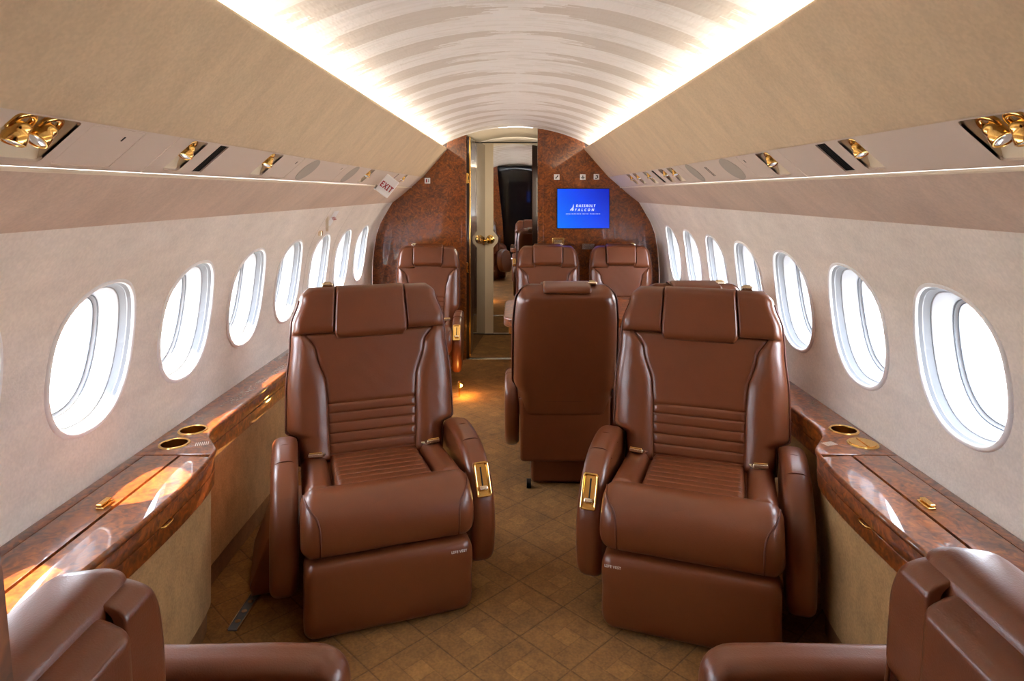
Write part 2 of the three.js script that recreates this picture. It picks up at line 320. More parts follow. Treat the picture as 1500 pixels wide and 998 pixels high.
// service strips with pockets: local s along the cabin (distance d), t from upper to lower edge
const SL = Math.hypot(PC[0] - PB[0], PC[1] - PB[1]);
function serviceFrame(sg) {                                // matrix: x' = d, y' = up the strip, z' = into the cabin
  const ty = V(sg * (PB[0] - PC[0]), PB[1] - PC[1], 0).normalize(), tx = V(0, 0, sg > 0 ? 1 : -1), n = new THREE.Vector3().crossVectors(tx, ty);
  return { tx, ty, n, at: (d, t, h = 0) => V(sg * PC[0], PC[1], -d).addScaledVector(ty, t).addScaledVector(n, h) };
}
function place(o, fr, d, t, h) { o.matrixAutoUpdate = true; const m = new THREE.Matrix4().makeBasis(fr.tx, fr.ty, fr.n); o.quaternion.setFromRotationMatrix(m); o.position.copy(fr.at(d, t, h)); }
const strips = {
  '-1': { pockets: [[1.075, 0.15], [1.585, 0.075], [2.10, 0.10], [3.50, 0.10], [4.58, 0.08]], vents: [[1.715, 0.05], [4.27, 0.035]], access: [[1.265, 0.17], [2.30, 0.13], [2.90, 0.16]], ovals: [[2.52, 0.14], [3.16, 0.14]], slots: [], joints: [1.478], lamps: ['small gold reading light beside the square black grille, EXIT sign side', 'small gold reading light before the oval speaker, EXIT sign side', 'small gold reading light in the pocket just before the EXIT sign', 'small gold reading light between the EXIT sign and the burl bulkhead'] },
  '1': { pockets: [[1.055, 0.15], [1.515, 0.075], [2.035, 0.10], [3.26, 0.11], [3.46, 0.10], [3.88, 0.11], [4.22, 0.11], [4.45, 0.11]], vents: [[1.640, 0.055], [3.665, 0.06]], access: [[2.20, 0.13]], ovals: [[2.42, 0.16], [2.92, 0.12]], slots: [2.70], joints: [1.9, 3.06], lamps: ['small gold reading light beside the wide black grille, screen side', 'small gold reading light before the oval speaker, screen side', ...Array(5).fill('tiny gold reading light in the row of close pockets above the screen side windows')] },
};
function readingLight(fr, d, tilt, label, small) {
  const o = new THREE.Group(); o.name = numbered('reading_light');
  const R = new THREE.Group(); 
  mesh('mounting_ring', new THREE.TorusGeometry(0.019, 0.006, 10, 24), M.gold, o);
  const b = new THREE.LatheGeometry([[0.010, 0], [0.0165, 0.003], [0.0175, 0.010], [0.0165, 0.014], [0.0165, 0.020], [0.0190, 0.023], [0.0190, 0.036], [0.0165, 0.038], [0.0150, 0.035]].map(([r, y]) => new THREE.Vector2(r, y)), 24); b.rotateX(Math.PI / 2);
  const barrel = mesh('barrel', b, M.gold, o); barrel.rotation.set(tilt[0], tilt[1], 0);
  const l = new THREE.SphereGeometry(0.0155, 18, 8, 0, Math.PI * 2, 0, Math.PI / 2); l.rotateX(Math.PI / 2); l.scale(1, 1, 0.25); l.translate(0, 0, 0.034);
  mesh('lens', l, M.lens, barrel);
  o.scale.setScalar(small ? 0.80 : label.startsWith('small') ? 0.85 : 1);
  place(o, fr, d, SL * 0.70, -0.012);
  tag(o, label, 'lamp', 'gold reading lights in the overhead strips');
  return o;
}
for (const sg of [-1, 1]) {
  const S = strips[sg], fr = serviceFrame(sg), T0 = 0.004, T1 = SL + 0.004, g0 = thing('service_panel', sg < 0 ? 'overhead service strip with lamp pockets beside the EXIT sign' : 'overhead service strip with lamp pockets nearer the blue screen', 'panel');
  const toW = (g) => { const p = g.getAttribute('position'), v = V(); for (let i = 0; i < p.count; i++) { v.copy(fr.at(p.getX(i), p.getY(i), p.getZ(i))); p.setXYZ(i, v.x, v.y, v.z); } g.computeVertexNormals(); return g; };
  // plates between joints
  const cuts = [0.37, ...S.joints, 5.329];
  for (let c = 0; c + 1 < cuts.length; c++) {
    const a = cuts[c] + (c ? 0.0016 : 0), b = cuts[c + 1] - 0.0016, sh = poly([[a, T0], [b, T0], [b, SL - 0.002], [a, SL - 0.002]]);
    for (const [d, w] of S.pockets) if (d > a && d < b) sh.holes.push(rrect(d - w / 2, 0.018, w, SL - 0.030, 0.010, THREE.Path));
    for (const [d, w] of S.vents) if (d > a && d < b) sh.holes.push(rrect(d - w / 2, 0.016, w, SL - 0.030, 0.003, THREE.Path));
    for (const [d, w] of S.access) if (d > a && d < b) sh.holes.push(rrect(d - w / 2, 0.014, w, SL - 0.026, 0.006, THREE.Path));
    const g = new THREE.ExtrudeGeometry(sh, { depth: 0.006, bevelEnabled: false, curveSegments: 6 }); g.translate(0, 0, -0.006);
    mesh('plate', boxUV(toW(g)), M.service, g0);
  }
  mesh('backing', toW(gridGeo(1, 1, (u, v) => [0.37 + 4.959 * u, T0 + (SL - 0.006) * v, -0.075])), M.service, g0);
  for (const [d, w] of S.access) {
    const g = new THREE.ExtrudeGeometry(rrect(d - w / 2 + 0.002, 0.016, w - 0.004, SL - 0.030, 0.006), { depth: 0.005, bevelEnabled: false }); g.translate(0, 0, -0.0055);
    const o = mesh('access_cover', boxUV(toW(g)), M.service, g0);
    const k = new THREE.BoxGeometry(0.004, 0.012, 0.001); k.translate(d + w * 0.2, SL * 0.72, 0); mesh('release_hole', toW(k), M.black, o);
  }
  for (const [d, w] of S.vents) {
    const g = new THREE.BoxGeometry(w, SL - 0.03, 0.004); g.translate(d, 0.016 + (SL - 0.03) / 2, -0.006);
    const o = mesh('speaker_grille', toW(g), M.black, g0);
    for (let k = 0; k < 5; k++) { const q = new THREE.BoxGeometry(0.0012, SL - 0.034, 0.002); q.translate(d - w / 2 + w * (k + 0.5) / 5, 0.016 + (SL - 0.03) / 2, -0.0035); mesh('grille_bar', toW(q), M.black, o); }
  }
  for (const [d, w] of S.ovals) {
    const g = new THREE.CylinderGeometry(1, 1, 0.0016, 40); g.rotateX(Math.PI / 2); g.scale(w / 2, (SL - 0.02) / 2, 1); g.translate(d, SL / 2 + 0.001, 0.0004);
    mesh('oval_speaker', toW(g), M.serviceDark, g0);
  }
  for (const d of S.slots) for (const e of [-0.009, 0.009]) { const g = new THREE.BoxGeometry(0.005, 0.055, 0.001); g.translate(d + e, SL * 0.5, 0.0003); mesh('slot', toW(g), M.black, g0); }
  S.pockets.forEach(([d, w], i) => {                       // a scooped recess: deep at its upper end, running out at the lower one
    const y0 = 0.018, y1 = SL - 0.012, dep = (y) => -0.006 - 0.05 * Math.pow(clamp((y - y0) / (y1 - y0), 0, 1), 0.8);
    const A = w / 2 - 0.003, wall = gridGeo(10, 10, (u, v) => { const y = y0 + (y1 - y0) * v, k = 0.25 + 0.75 * v; return [d + (u * 2 - 1) * (w / 2 - 0.012 * k * 0), y, dep(y) , u, v]; });
    const sides = [-1, 1].map((e) => gridGeo(1, 10, (u, v) => { const y = y0 + (y1 - y0) * v; return [d + e * w / 2, y, u ? dep(y) : 0, u, v]; }));
    const top = gridGeo(1, 1, (u, v) => [d + (u * 2 - 1) * w / 2, y1, v ? dep(y1) : 0]);
    mesh('pocket', toW(mergeGeometries([wall, ...sides, top])), M.cream, g0);
    const two = w > 0.12;
    for (const e of two ? [-0.030, 0.032] : [0]) readingLight(fr, d + e, [0.9, sg * (0.5 + e * 6), 0], two ? (sg < 0 ? 'gold swivel reading light, one of a pair above the sunlit console' : 'gold swivel reading light, one of a pair above the capped cup holder') : S.lamps[i - 1], d > 3 && sg > 0).userData.group = two ? 'paired reading lights' : 'single reading lights';
  });
}
// floor
{
  const r = Math.SQRT1_2, g = gridGeo(4, 12, (u, v) => { const x = -1.07 + 2.14 * u, z = 0.9 + (ZM - 0.03 - 0.9) * v, X = x - 0.012, Z = z + 2.151; return [x, 0, z, (X + Z) * r + TILE / 2, (X - Z) * r + TILE / 2]; }, false);
  const o = struct('floor', g, M.carpet, 'tan carpet sculpted with a diagonal pinwheel pattern', 'carpet');
}
// bulkheads (outline of the cabin cross section)
function outline(x0, x1, n = 60) {                         // polygon of the cross section between x0 and x1
  const side = [[0.557, hl(0.557)], [0.557, 1.716], PB, PC, [1.0, 1.282]];
  const pts = [];
  const roof = (x) => { const a = Math.abs(x); if (a <= 0.557) return hl(a); const P = side.slice(1).concat([[1.06, 1.18], [1.10, 1.11], [1.132, 1.02], [1.15, 0.914], [1.162, 0.8], [1.166, 0.7]]); for (let i = 0; i + 1 < P.length; i++) if (a <= P[i + 1][0]) return P[i][1] + (P[i + 1][1] - P[i][1]) * (a - P[i][0]) / (P[i + 1][0] - P[i][0]); return 0.7; };
  const low = (x) => { const a = Math.abs(x); if (a <= 1.06) return 0; const P = HULL.filter(([, y]) => y <= 0.7); for (let i = 0; i + 1 < P.length; i++) if (a <= P[i + 1][0]) return Math.max(0, P[i][1] + (P[i + 1][1] - P[i][1]) * (a - P[i][0]) / (P[i + 1][0] - P[i][0])); return 0.7; };
  const xs = []; for (let i = 0; i <= n; i++) xs.push(x0 + (x1 - x0) * i / n);
  xs.push(...[0.557, 0.75, 0.85, 1.0, 1.06, 1.10, 1.132, 1.15, 1.162, 1.085, 1.12].flatMap((a) => [a, -a]).filter((x) => x > x0 && x < x1)); xs.sort((a, b) => a - b);
  for (const x of xs) pts.push([x, low(x)]);
  for (const x of xs.reverse()) pts.push([x, roof(x)]);
  return pts.filter((p, i) => !i || Math.hypot(p[0] - pts[i - 1][0], p[1] - pts[i - 1][1]) > 1e-4);
}
{
  const wl = struct('wall_back_left', extrude(poly(outline(-1.166, -0.40)), 0.04).translate(0, 0, Z1 - 0.04), M.burl, 'glossy burl bulkhead beside the open door leaf', 'wall');
  const wr = struct('wall_back_right', extrude(poly(outline(0.178, 1.166)), 0.04).translate(0, 0, Z1 - 0.04), M.burl, 'glossy burl bulkhead carrying the blue screen', 'wall');
  mesh('light_stop', extrude(poly([[0.182, 0], [1.32, 0], [1.32, 1.3], [0.9, 1.95], [0.182, 1.98]]), 0.012).translate(0, 0, Z1 - 0.054), M.darkWood, wr); mesh('light_stop', extrude(poly([[-0.404, 0], [-1.32, 0], [-1.32, 1.3], [-0.9, 1.95], [-0.404, 1.98]]), 0.012).translate(0, 0, Z1 - 0.054), M.darkWood, wl);  // unseen plates added behind the bulkhead to stop light leaking at the hull edge
  mesh('door_post', rbox(0.048, hl(0.2) - 0.004, 0.016, 0.203, hl(0.2) / 2, Z1 + 0.006, 0.003), M.burl, wr);
  mesh('door_post', rbox(0.040, hl(0.4) - 0.006, 0.012, -0.421, hl(0.4) / 2, Z1 + 0.005, 0.003), M.burl, wl);
  // forward bulkhead with its doorway round the camera
  const ol = outline(-1.166, -0.34), il = ol.findIndex(([x]) => x > -0.3401), jamb = [[-0.205, 0], [-0.245, 0.8], [-0.2728, 1.06], [-0.2814, 1.148], [-0.30, 1.3], [-0.345, 1.83]];
  const fl = struct('wall_front_left', extrude(poly([...ol.slice(0, il), ...jamb, ...ol.slice(il + 1)]), 0.04).translate(0, 0, Z0), M.burl, 'burl doorway panel next to the seat across from the capped cup holder', 'wall');
  mesh('light_stop', extrude(poly([[-0.36, 0], [-1.32, 0], [-1.32, 1.3], [-0.9, 1.95], [-0.36, 1.98]]), 0.012).translate(0, 0, Z0 + 0.041), M.darkWood, fl);  // unseen plate added to keep outside light from the panel edge
  const fr2 = struct('wall_front_right', extrude(poly(outline(0.33, 1.166)), 0.04).translate(0, 0, Z0), M.burl, 'burl doorway panel behind the forward seat on the screen side', 'wall');
  mesh('light_stop', extrude(poly([[0.36, 0], [1.32, 0], [1.32, 1.3], [0.9, 1.95], [0.36, 1.98]]), 0.012).translate(0, 0, Z0 + 0.041), M.darkWood, fr2);  // matching added plate, blocks light leaking round this panel
  // dark galley behind the camera
  const gal = (x, y, z, w, h, d, n, l) => struct(n, rbox(w, h, d, x, y, z, 0.002), M.blackLacquer, l, 'wall');
  gal(-0.52, 0.97, 0.31, 0.04, 1.94, 1.27, 'wall_galley_left', 'black lacquer galley side wall forward of the seats, door side');
  gal(0.56, 0.97, 0.31, 0.04, 1.94, 1.27, 'wall_galley_right', 'black lacquer galley side wall forward of the seats, counter side');
  gal(0.02, 0.97, 0.96, 1.12, 1.94, 0.04, 'wall_galley_front', 'black lacquer wall closing the galley', 'wall');
  struct('ceiling_galley', rbox(1.12, 0.04, 1.30, 0.02, 1.92, 0.30, 0.002), M.cream, 'plain cream ceiling over the galley', 'ceiling');
}
// vestibule behind the aft bulkhead
{
  const z0 = Z1 - 0.04, L = Math.abs(ZM - z0);
  struct('ceiling_vestibule', gridGeo(20, 1, (u, v) => { const x = -0.47 + 0.9 * u; return [x, hl(x) - 0.001, z0 + 0.04 + (ZM - 0.04 - z0) * v, x, v]; }), M.cream, 'cream ceiling of the vestibule before the mirror', 'ceiling');
  struct('wall_vestibule_right', rbox(0.03, 1.96, L + 0.02, 0.315, 0.98, (z0 + ZM) / 2, 0.002), M.darkWood, 'dark glossy wall of the vestibule', 'wall');
  struct('wall_vestibule_left', rbox(0.03, 1.96, L + 0.02, -0.455, 0.98, (z0 + ZM) / 2, 0.002), M.darkWood, 'dark vestibule wall behind the open door leaf', 'wall');
  struct('wall_vestibule_end', rbox(0.82, 1.98, 0.03, -0.07, 0.99, ZM - 0.03, 0.002), M.cream, 'plain wall behind the mirror door', 'wall');
  struct('trim_3', rbox(0.60, 0.008, 0.05, -0.11, 0.004, Z1 - 0.01, 0.002), M.steel, 'pale metal threshold strip in the doorway', 'threshold');
  const leaf = thing('door_1', 'dark lacquered door leaf swung open into the vestibule', 'door', [-0.392, 0, z0 + 0.02], 0, null, 'structure');
  const len = 0.93, ang = Math.atan2(0.085, 0.93);
  const lg = rbox(0.028, 1.80, len, 0, 0.915, -len / 2, 0.004); const lf = mesh('leaf', lg, M.darkWood, leaf);
  mesh('edge_strip', rbox(0.012, 1.80, 0.012, 0.018, 0.915, -0.002, 0.003), M.gold, leaf);
  for (const y of [0.75, 1.475]) { const h = mesh('hinge', rbox(0.026, 0.085, 0.010, -0.006, y, 0.026, 0.003), M.gold, leaf); for (const k of [-1, 1]) mesh('hinge_pin', new THREE.CylinderGeometry(0.004, 0.004, 0.024, 10).translate(0.008, y + k * 0.026, 0.032), M.gold, h); }
  const kn = (parent, x, y, z, s = 1) => { const g = new THREE.LatheGeometry([[0.0, 0.052], [0.016, 0.05], [0.025, 0.042], [0.027, 0.034], [0.022, 0.025], [0.011, 0.020], [0.010, 0.010], [0.030, 0.006], [0.034, 0.002], [0.034, 0]].map(([r, q]) => new THREE.Vector2(r * s, q * s)), 28); g.rotateX(Math.PI / 2); g.translate(x, y, z); return mesh('knob', g, M.gold, parent); };
  mesh('latch_plate', rbox(0.006, 0.075, 0.055, 0.017, 0.905, -len + 0.10, 0.002), M.gold, leaf);
  mesh('latch_knob', new THREE.SphereGeometry(0.02, 18, 12).scale(1, 0.8, 1).translate(0.036, 0.905, -len + 0.10), M.gold, leaf);
  leaf.rotation.y = -ang;
  const md = thing('door_2', 'cream framed mirror door closing the vestibule', 'door', [-0.06, 0, ZM], 0, null, 'structure');
  mesh('frame', (() => { const s = poly([[-0.38, 0.0], [0.35, 0.0], [0.35, 1.832], [-0.38, 1.832]]); const h = new THREE.Path(); h.moveTo(-0.155, 0.012); h.lineTo(0.325, 0.012); h.lineTo(0.325, 1.826); h.lineTo(-0.155, 1.826); h.lineTo(-0.155, 0.99); h.absarc(-0.175, 0.91, 0.066, 0.9, -0.9, true); h.lineTo(-0.155, 0.83); h.closePath(); s.holes.push(h); return extrude(s, 0.02, 0, 1, 24).translate(0, 0, -0.004); })(), M.cream, md);
  mesh('mirror_pane', rbox(0.56, 1.826, 0.006, 0.06, 0.916, 0.0, 0.001), M.mirror, md);
  mesh('head_gap_shade', rbox(0.66, 0.010, 0.02, -0.065, 1.838, 0.008, 0.002), M.black, md);  // black strip painted in for the shade of the gap above the door
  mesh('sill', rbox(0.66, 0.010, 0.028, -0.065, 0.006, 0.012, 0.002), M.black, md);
  kn(md, -0.182, 0.91, 0.016, 1.25);
}
{
  const o = thing('added_light_panel', 'added glowing panel out of sight inside the vestibule behind the screen bulkhead', 'lamp', [0.296, 1.30, -5.62]);  // lamp added out of view to brighten the vestibule
  mesh('frame', rbox(0.010, 0.56, 0.13, 0, 0, 0, 0.003), M.white, o); mesh('diffuser', rbox(0.004, 0.52, 0.10, -0.006, 0, 0, 0.001), std({ color: 0xffffff, emissive: new THREE.Color().setRGB(1, 0.86, 0.66), emissiveIntensity: 3 }), o);
  const l = new THREE.RectAreaLight(new THREE.Color().setRGB(1, 0.86, 0.66), 14, 0.10, 0.52); l.position.set(0.286, 1.30, -5.62); l.lookAt(-1, 1.30, -5.62); l.castShadow = true; scene.add(l);
}
// outside: pale apron, skin over the roof
struct('ground', gridGeo(1, 1, (u, v) => [-150 + 300 * u, -1.7, 150 - 300 * v, u, v]), M.concrete, 'pale concrete apron outside the windows', 'ground');
struct('fuselage_skin', gridGeo(40, 1, (u, v) => { const a = Math.PI * (0.16 + 0.68 * u); return [1.42 * Math.cos(a), 0.70 + 1.42 * Math.sin(a), 1.2 - 7.8 * v, u, v]; }), M.white, 'white outer skin over the cabin roof', 'fuselage');

// ---------------------------------------------------------------- side consoles
function flip(g) { const p = g.getAttribute('position'), u = g.getAttribute('uv'); for (let i = 0; i < p.count; i += 3) { for (const a of [p, u]) { const n = a.itemSize; for (let k = 0; k < n; k++) { const t = a.array[(i + 1) * n + k]; a.array[(i + 1) * n + k] = a.array[(i + 2) * n + k]; a.array[(i + 2) * n + k] = t; } } } g.computeVertexNormals(); return g; }
function plan(sg, pts, holes, y, h, bevel = 0.002) {       // plan polygon in (half width, distance), raised from y by h
  const sh = poly(pts); for (const [a, d, r] of holes) { const c = new THREE.Path(); c.absarc(a, d, r, 0, Math.PI * 2, true); sh.holes.push(c); }
  let g = new THREE.ExtrudeGeometry(sh, { depth: h - 2 * bevel, bevelEnabled: bevel > 0, bevelThickness: bevel, bevelSize: bevel, bevelOffset: -bevel, bevelSegments: 2, curveSegments: 32 });
  g = g.index ? g.toNonIndexed() : g;
  const p = g.getAttribute('position'); for (let i = 0; i < p.count; i++) { const a = p.getX(i), d = p.getY(i), t = p.getZ(i); p.setXYZ(i, sg * a, y + bevel + t, -d); }
  if (sg < 0) flip(g); else g.computeVertexNormals();
  return boxUV(toCreasedNormals(g, 0.6));
}
const EDGE = smooth([[0.952, 0.5], [0.952, 0.8], [0.945, 1.05], [0.928, 1.25], [0.914, 1.45], [0.908, 1.66], [0.912, 1.85], [0.924, 1.975], [0.940, 2.045], [0.975, 2.10], [1.012, 2.155], [1.028, 2.21], [1.031, 2.30], [1.031, 2.6]], 90, false);
function pathSweep(sg, path, prof) {                       // profile of [offset to the aisle, y] along a plan path
  const n = path.length - 1, m = prof.length - 1, len = [0]; for (let i = 1; i <= n; i++) len.push(len[i - 1] + Math.hypot(path[i][0] - path[i - 1][0], path[i][1] - path[i - 1][1]));
  let vy = 0;
  return gridGeo(n, m, (u, v) => {
    const i = Math.round(u * n), k = Math.round(v * m), a = path[Math.max(0, i - 1)], b = path[Math.min(n, i + 1)], L = Math.hypot(b[0] - a[0], b[1] - a[1]);
    const nx = -(b[1] - a[1]) / L, ny = (b[0] - a[0]) / L, [o, y] = prof[k];
    return [sg * (path[i][0] + nx * o), y, -(path[i][1] + ny * o), len[i], y];
  }, sg > 0);
}
for (const sg of [-1, 1]) {
  const dEnd = sg < 0 ? 3.95 : 2.86, edge = [...EDGE, [1.031, dEnd]], WX = 1.1635, Y = 0.56;
  const c = thing('side_console', sg < 0 ? 'burl topped side console with cloth front in the sunlight below the EXIT sign side windows' : 'burl topped side console whose second cup holder is capped', 'console');
  const far = edge.filter(([, d]) => d >= 1.996), near = edge.filter(([, d]) => d <= 1.992);
  const cupA = sg < 0 ? 1.086 : 1.104, cups = [[cupA, 2.205, 0.041], [cupA, 2.085, 0.041]];
  mesh('fixed_top', plan(sg, [...far, [WX, dEnd], [WX, 1.996]], cups, Y - 0.018, 0.018), M.burl, c);
  mesh('wall_strip', plan(sg, [[1.131, 0.5], [WX, 0.5], [WX, 1.993], [1.131, 1.993]], [], Y - 0.018, 0.018, 0.001), M.burl, c);
  mesh('rear_strip', plan(sg, [[1.026, 0.5], [1.129, 0.5], [1.129, 1.993], [1.026, 1.993]], [], Y - 0.018, 0.018), M.burl, c);
  const lid = mesh('table_lid', plan(sg, [...near, [1.018, 1.992], [1.018, 0.5]], [], Y - 0.018, 0.018), M.burl, c);
  mesh('under_deck', plan(sg, [...edge.map(([a, d]) => [a + 0.014, d]), [WX, dEnd], [WX, 0.5]], [[cups[0][0], cups[0][1], 0.0405], [cups[1][0], cups[1][1], 0.0405]], Y - 0.060, 0.012, 0), M.burl, c);
  mesh('nosing', pathSweep(sg, edge, [[-0.003, Y + 0.0006], [0.002, Y - 0.0005], [0.0055, Y - 0.005], [0.0055, Y - 0.012], [0.001, Y - 0.017]]), M.burl, c);
  mesh('upper_fascia', pathSweep(sg, edge, [[-0.012, Y - 0.015], [0.0, Y - 0.017], [0.001, Y - 0.056], [-0.002, Y - 0.0575], [-0.014, Y - 0.0575]]), M.burl, c);
  mesh('lower_fascia', pathSweep(sg, edge, [[-0.014, Y - 0.060], [-0.002, Y - 0.060], [0.001, Y - 0.0615], [0.0, Y - 0.107], [-0.003, Y - 0.110], [-0.016, Y - 0.110]]), M.burl, c);
  mesh('inner_fascia', pathSweep(sg, edge, [[-0.020, Y - 0.05], [-0.020, Y - 0.07]]), M.burl, c);
  mesh('cloth_front', pathSweep(sg, edge, [[-0.010, Y - 0.109], [-0.010, 0.085]]), M.cloth, c);
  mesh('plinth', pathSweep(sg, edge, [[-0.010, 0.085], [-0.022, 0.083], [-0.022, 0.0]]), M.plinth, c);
  mesh('end_panel', rbox(0.13, Y - 0.02, 0.012, sg * 1.098, (Y - 0.02) / 2, -dEnd + 0.008, 0.002), M.burl, c);
  const cup = new THREE.LatheGeometry([[0.0, -0.075], [0.034, -0.075], [0.0375, -0.07], [0.0385, 0.0005], [0.0395, 0.003], [0.0440, 0.0035], [0.0465, 0.002], [0.0470, 0.0]].map(([r, y]) => new THREE.Vector2(r, y)), 40);
  cups.forEach(([a, d], i) => {
    const o = mesh('cup_holder', cup, M.gold, c); o.position.set(sg * a, Y, -d);
    if (sg > 0 && i === 1) { const l = mesh('cap', new THREE.CylinderGeometry(0.039, 0.039, 0.004, 36).translate(0, 0.003, 0), M.gold, o); mesh('finger_tab', rbox(0.006, 0.003, 0.07, 0, 0.006, 0, 0.001), M.gold, o); }
  });
  const lt = new THREE.Group(); lt.name = 'latch'; c.add(lt); lt.position.set(sg * 1.047, Y, -1.672);
  mesh('latch_base', rbox(0.020, 0.006, 0.050, 0, 0.003, 0, 0.002), M.gold, lt); mesh('latch_lever', rbox(0.016, 0.006, 0.046, sg * 0.004, 0.010, 0, 0.003), M.gold, lt);
  mesh('drawer_pull', tube([[0, 0, -0.026], [-sg * 0.008, 0.001, -0.018], [-sg * 0.010, 0.001, 0], [-sg * 0.008, 0.001, 0.018], [0, 0, 0.026]], 0.0032, 20), M.gold, c).position.set(sg * 0.907, Y - 0.059, -1.70);
  const vent = new THREE.Group(); vent.name = 'vent'; c.add(vent); vent.position.set(sg * 0.998, Y + 0.0004, -2.085);
  for (let k = 0; k < 7; k++) mesh('vent_slot', rbox(0.0022, 0.0008, 0.028, (k - 3) * 0.006, 0, 0, 0.0003, 1), M.tabletop, vent).rotation.y = 0.35;
}
// ---------------------------------------------------------------- leather seats
function table(rows) { return (s) => { let i = 0; while (i < rows.length - 2 && s > rows[i + 1][0]) i++; const [a, x] = rows[i], [b, y] = rows[i + 1], t = clamp((s - a) / (b - a), 0, 1), e = t * t * (3 - 2 * t); return x + (y - x) * e; }; }
function makeSeat(P) {
  const root = new THREE.Group(), { half, top, pillowHalf, pillowS, zb, lean, armX, hw, cw, seatFront = 0.31, armShift = 0, yb = 0.36, armLift = 0 } = P;
  const cs = Math.cos(lean), sn = Math.sin(lean);
  const map = (x, s, n) => { const curve = 0.10 * x * x * 4 * 0.12; const m = n + curve; return [x, yb + s * cs + m * sn, zb - s * sn + m * cs]; };
  const wingS = P.wingS ?? pillowS + 0.014;
  // backrest
  mesh('back_shell', mergeGeometries([
    pad(map, { s0: -0.03, s1: top, L: (s) => -hw(s) + 0.004, R: (s) => hw(s) - 0.004, n0: 0.002, T: -0.075, ru: 0.06, rs: 0.05, nu: 36, ns: 40 }),
    pad(map, { s0: -0.03, s1: top, L: (s) => -hw(s) + 0.004, R: (s) => hw(s) - 0.004, n0: 0.002, T: 0.004, ru: 0.01, rs: 0.01, nu: 12, ns: 30 })]), M.leather, root);
  for (const e of [-1, 1]) {
    const L = (s) => e < 0 ? -hw(s) : cw(s), R = (s) => e < 0 ? -cw(s) : hw(s);
    mesh('side_bolster', pad(map, { s0: -0.01, s1: wingS + 0.006, L, R, T: 0.058, rl: e < 0 ? 0.065 : 0.050, rr: e < 0 ? 0.050 : 0.065, fl: e < 0 ? 0 : 0.64, fr: e < 0 ? 0.64 : 0, f1: 0.62, rs: 0.03, nu: 26, ns: 40, wrinkle: 0.0006 }), M.leather, root);
    const Lw = (s) => e < 0 ? -hw(s) : pillowHalf(s), Rw = (s) => e < 0 ? -pillowHalf(s) : hw(s);
    mesh('headrest_wing', pad(map, { s0: wingS, s1: top, L: Lw, R: Rw, T: P.wingT ?? 0.062, ru: 0.034, rl: e < 0 ? 0.036 : 0.007, rr: e < 0 ? 0.007 : 0.036, fl: e < 0 ? 0 : 0.8, fr: e < 0 ? 0.8 : 0, f0: 0.72, rs: 0.036, nu: 26, ns: 30, wrinkle: 0.0005 }), M.leather, root);
    const edge = []; for (let s = -0.005; s <= top - 0.03; s += 0.02) edge.push(V(...map(e * (hw(s) + 0.001), s, 0.006)));
    mesh('piping', tube(edge, 0.004, 60, false, 6), M.piping, root);
  }
  mesh('back_panel', pad(map, { s0: 0.203, s1: pillowS + 0.03, L: (s) => -cw(s), R: (s) => cw(s), T: 0.040, ru: 0.02, rs: 0.018, fl: 0.86, fr: 0.86, f0: 0.86, f1: 0.6, nu: 30, ns: 24, wrinkle: 0.0004 }), M.leather, root);
  mesh('lumbar_panel', pad(map, { s0: -0.01, s1: 0.205, L: (s) => -cw(s), R: (s) => cw(s), T: 0.040, ru: 0.016, rs: 0.012, fl: 0.86, fr: 0.86, f1: 0.86, nu: 24, ns: 24, lines: [0.026, 0.062, 0.098, 0.134, 0.170] }), M.leather, root);
  const pil = mesh('headrest_pillow', pad(map, { s0: pillowS, s1: top + (P.pillowUp ?? 0.003), L: (s) => -pillowHalf(s) + 0.001, R: (s) => pillowHalf(s) - 0.001, T: P.pillowT ?? 0.066, ru: P.cap === false ? 0.03 : 0.008, fl: P.pf ?? 0.8, fr: P.pf ?? 0.8, f0: 0.5, rs: 0.030, nu: 30, ns: 28 }), M.leather, root);
  if (P.roll) {
    const pf = smooth([[-0.080, -0.06], [-0.086, -0.02], [-0.070, 0.006], [-0.03, 0.015], [0.02, 0.012], [0.044, -0.004], [0.045, -0.04], [-0.02, -0.075]], 32);
    mesh('top_roll', sweepX(pf.map(([n, s]) => { const q = map(0, top + s, n); return [q[2], q[1]]; }), hw(top - 0.03) - 0.004, 0.05), M.leather, root);
    for (const e of [-1, 1]) { const pp = []; for (let k = 0; k <= 14; k++) { const a = k / 14, s = 0.12 + (top - 0.02 - 0.12) * a; pp.push(V(...map(e * (hw(s) - 0.020), s, 0.066 - 0.02 * a * a))); } mesh('wing_piping', tube(pp, 0.004, 40, false, 6), M.leather, root); }
  }
  if (P.cap) {                                             // folded top of the headrest seen from behind
    const w = pillowHalf(top - 0.05) * 0.92, pf = smooth([[-0.078, -0.012], [-0.080, 0.0], [-0.07, 0.012], [-0.03, 0.015], [0.02, 0.011], [0.04, -0.004], [0.02, -0.015], [-0.05, -0.018]], 28);
    const g = sweepX(pf.map(([n, s]) => { const q = map(0, top + s, n); return [q[2], q[1]]; }), w, 0.012); mesh('headrest_cap', g, M.leather, root);
  }
  if (!P.noGuide) { const hg = map(P.guideX ?? -half * 0.5, top + 0.008, 0.0); const guide = mesh('harness_guide', rbox(0.042, 0.014, 0.034, hg[0], hg[1], hg[2], 0.005), M.champagne, root);
  mesh('harness_slot', rbox(0.026, 0.006, 0.022, hg[0], hg[1] + 0.008, hg[2], 0.002), M.webbing, guide); }
  // rear of the backrest and skirt
  const seam = []; for (let k = 0; k <= 16; k++) { const x = (k / 8 - 1) * (hw(0.07) - 0.012); seam.push(V(...map(x, 0.075, -0.072 + 0.03 * Math.pow(Math.abs(k / 8 - 1), 6)))); }
  mesh('rear_seam', tube(seam, 0.0035, 40, false, 6), M.piping, root);
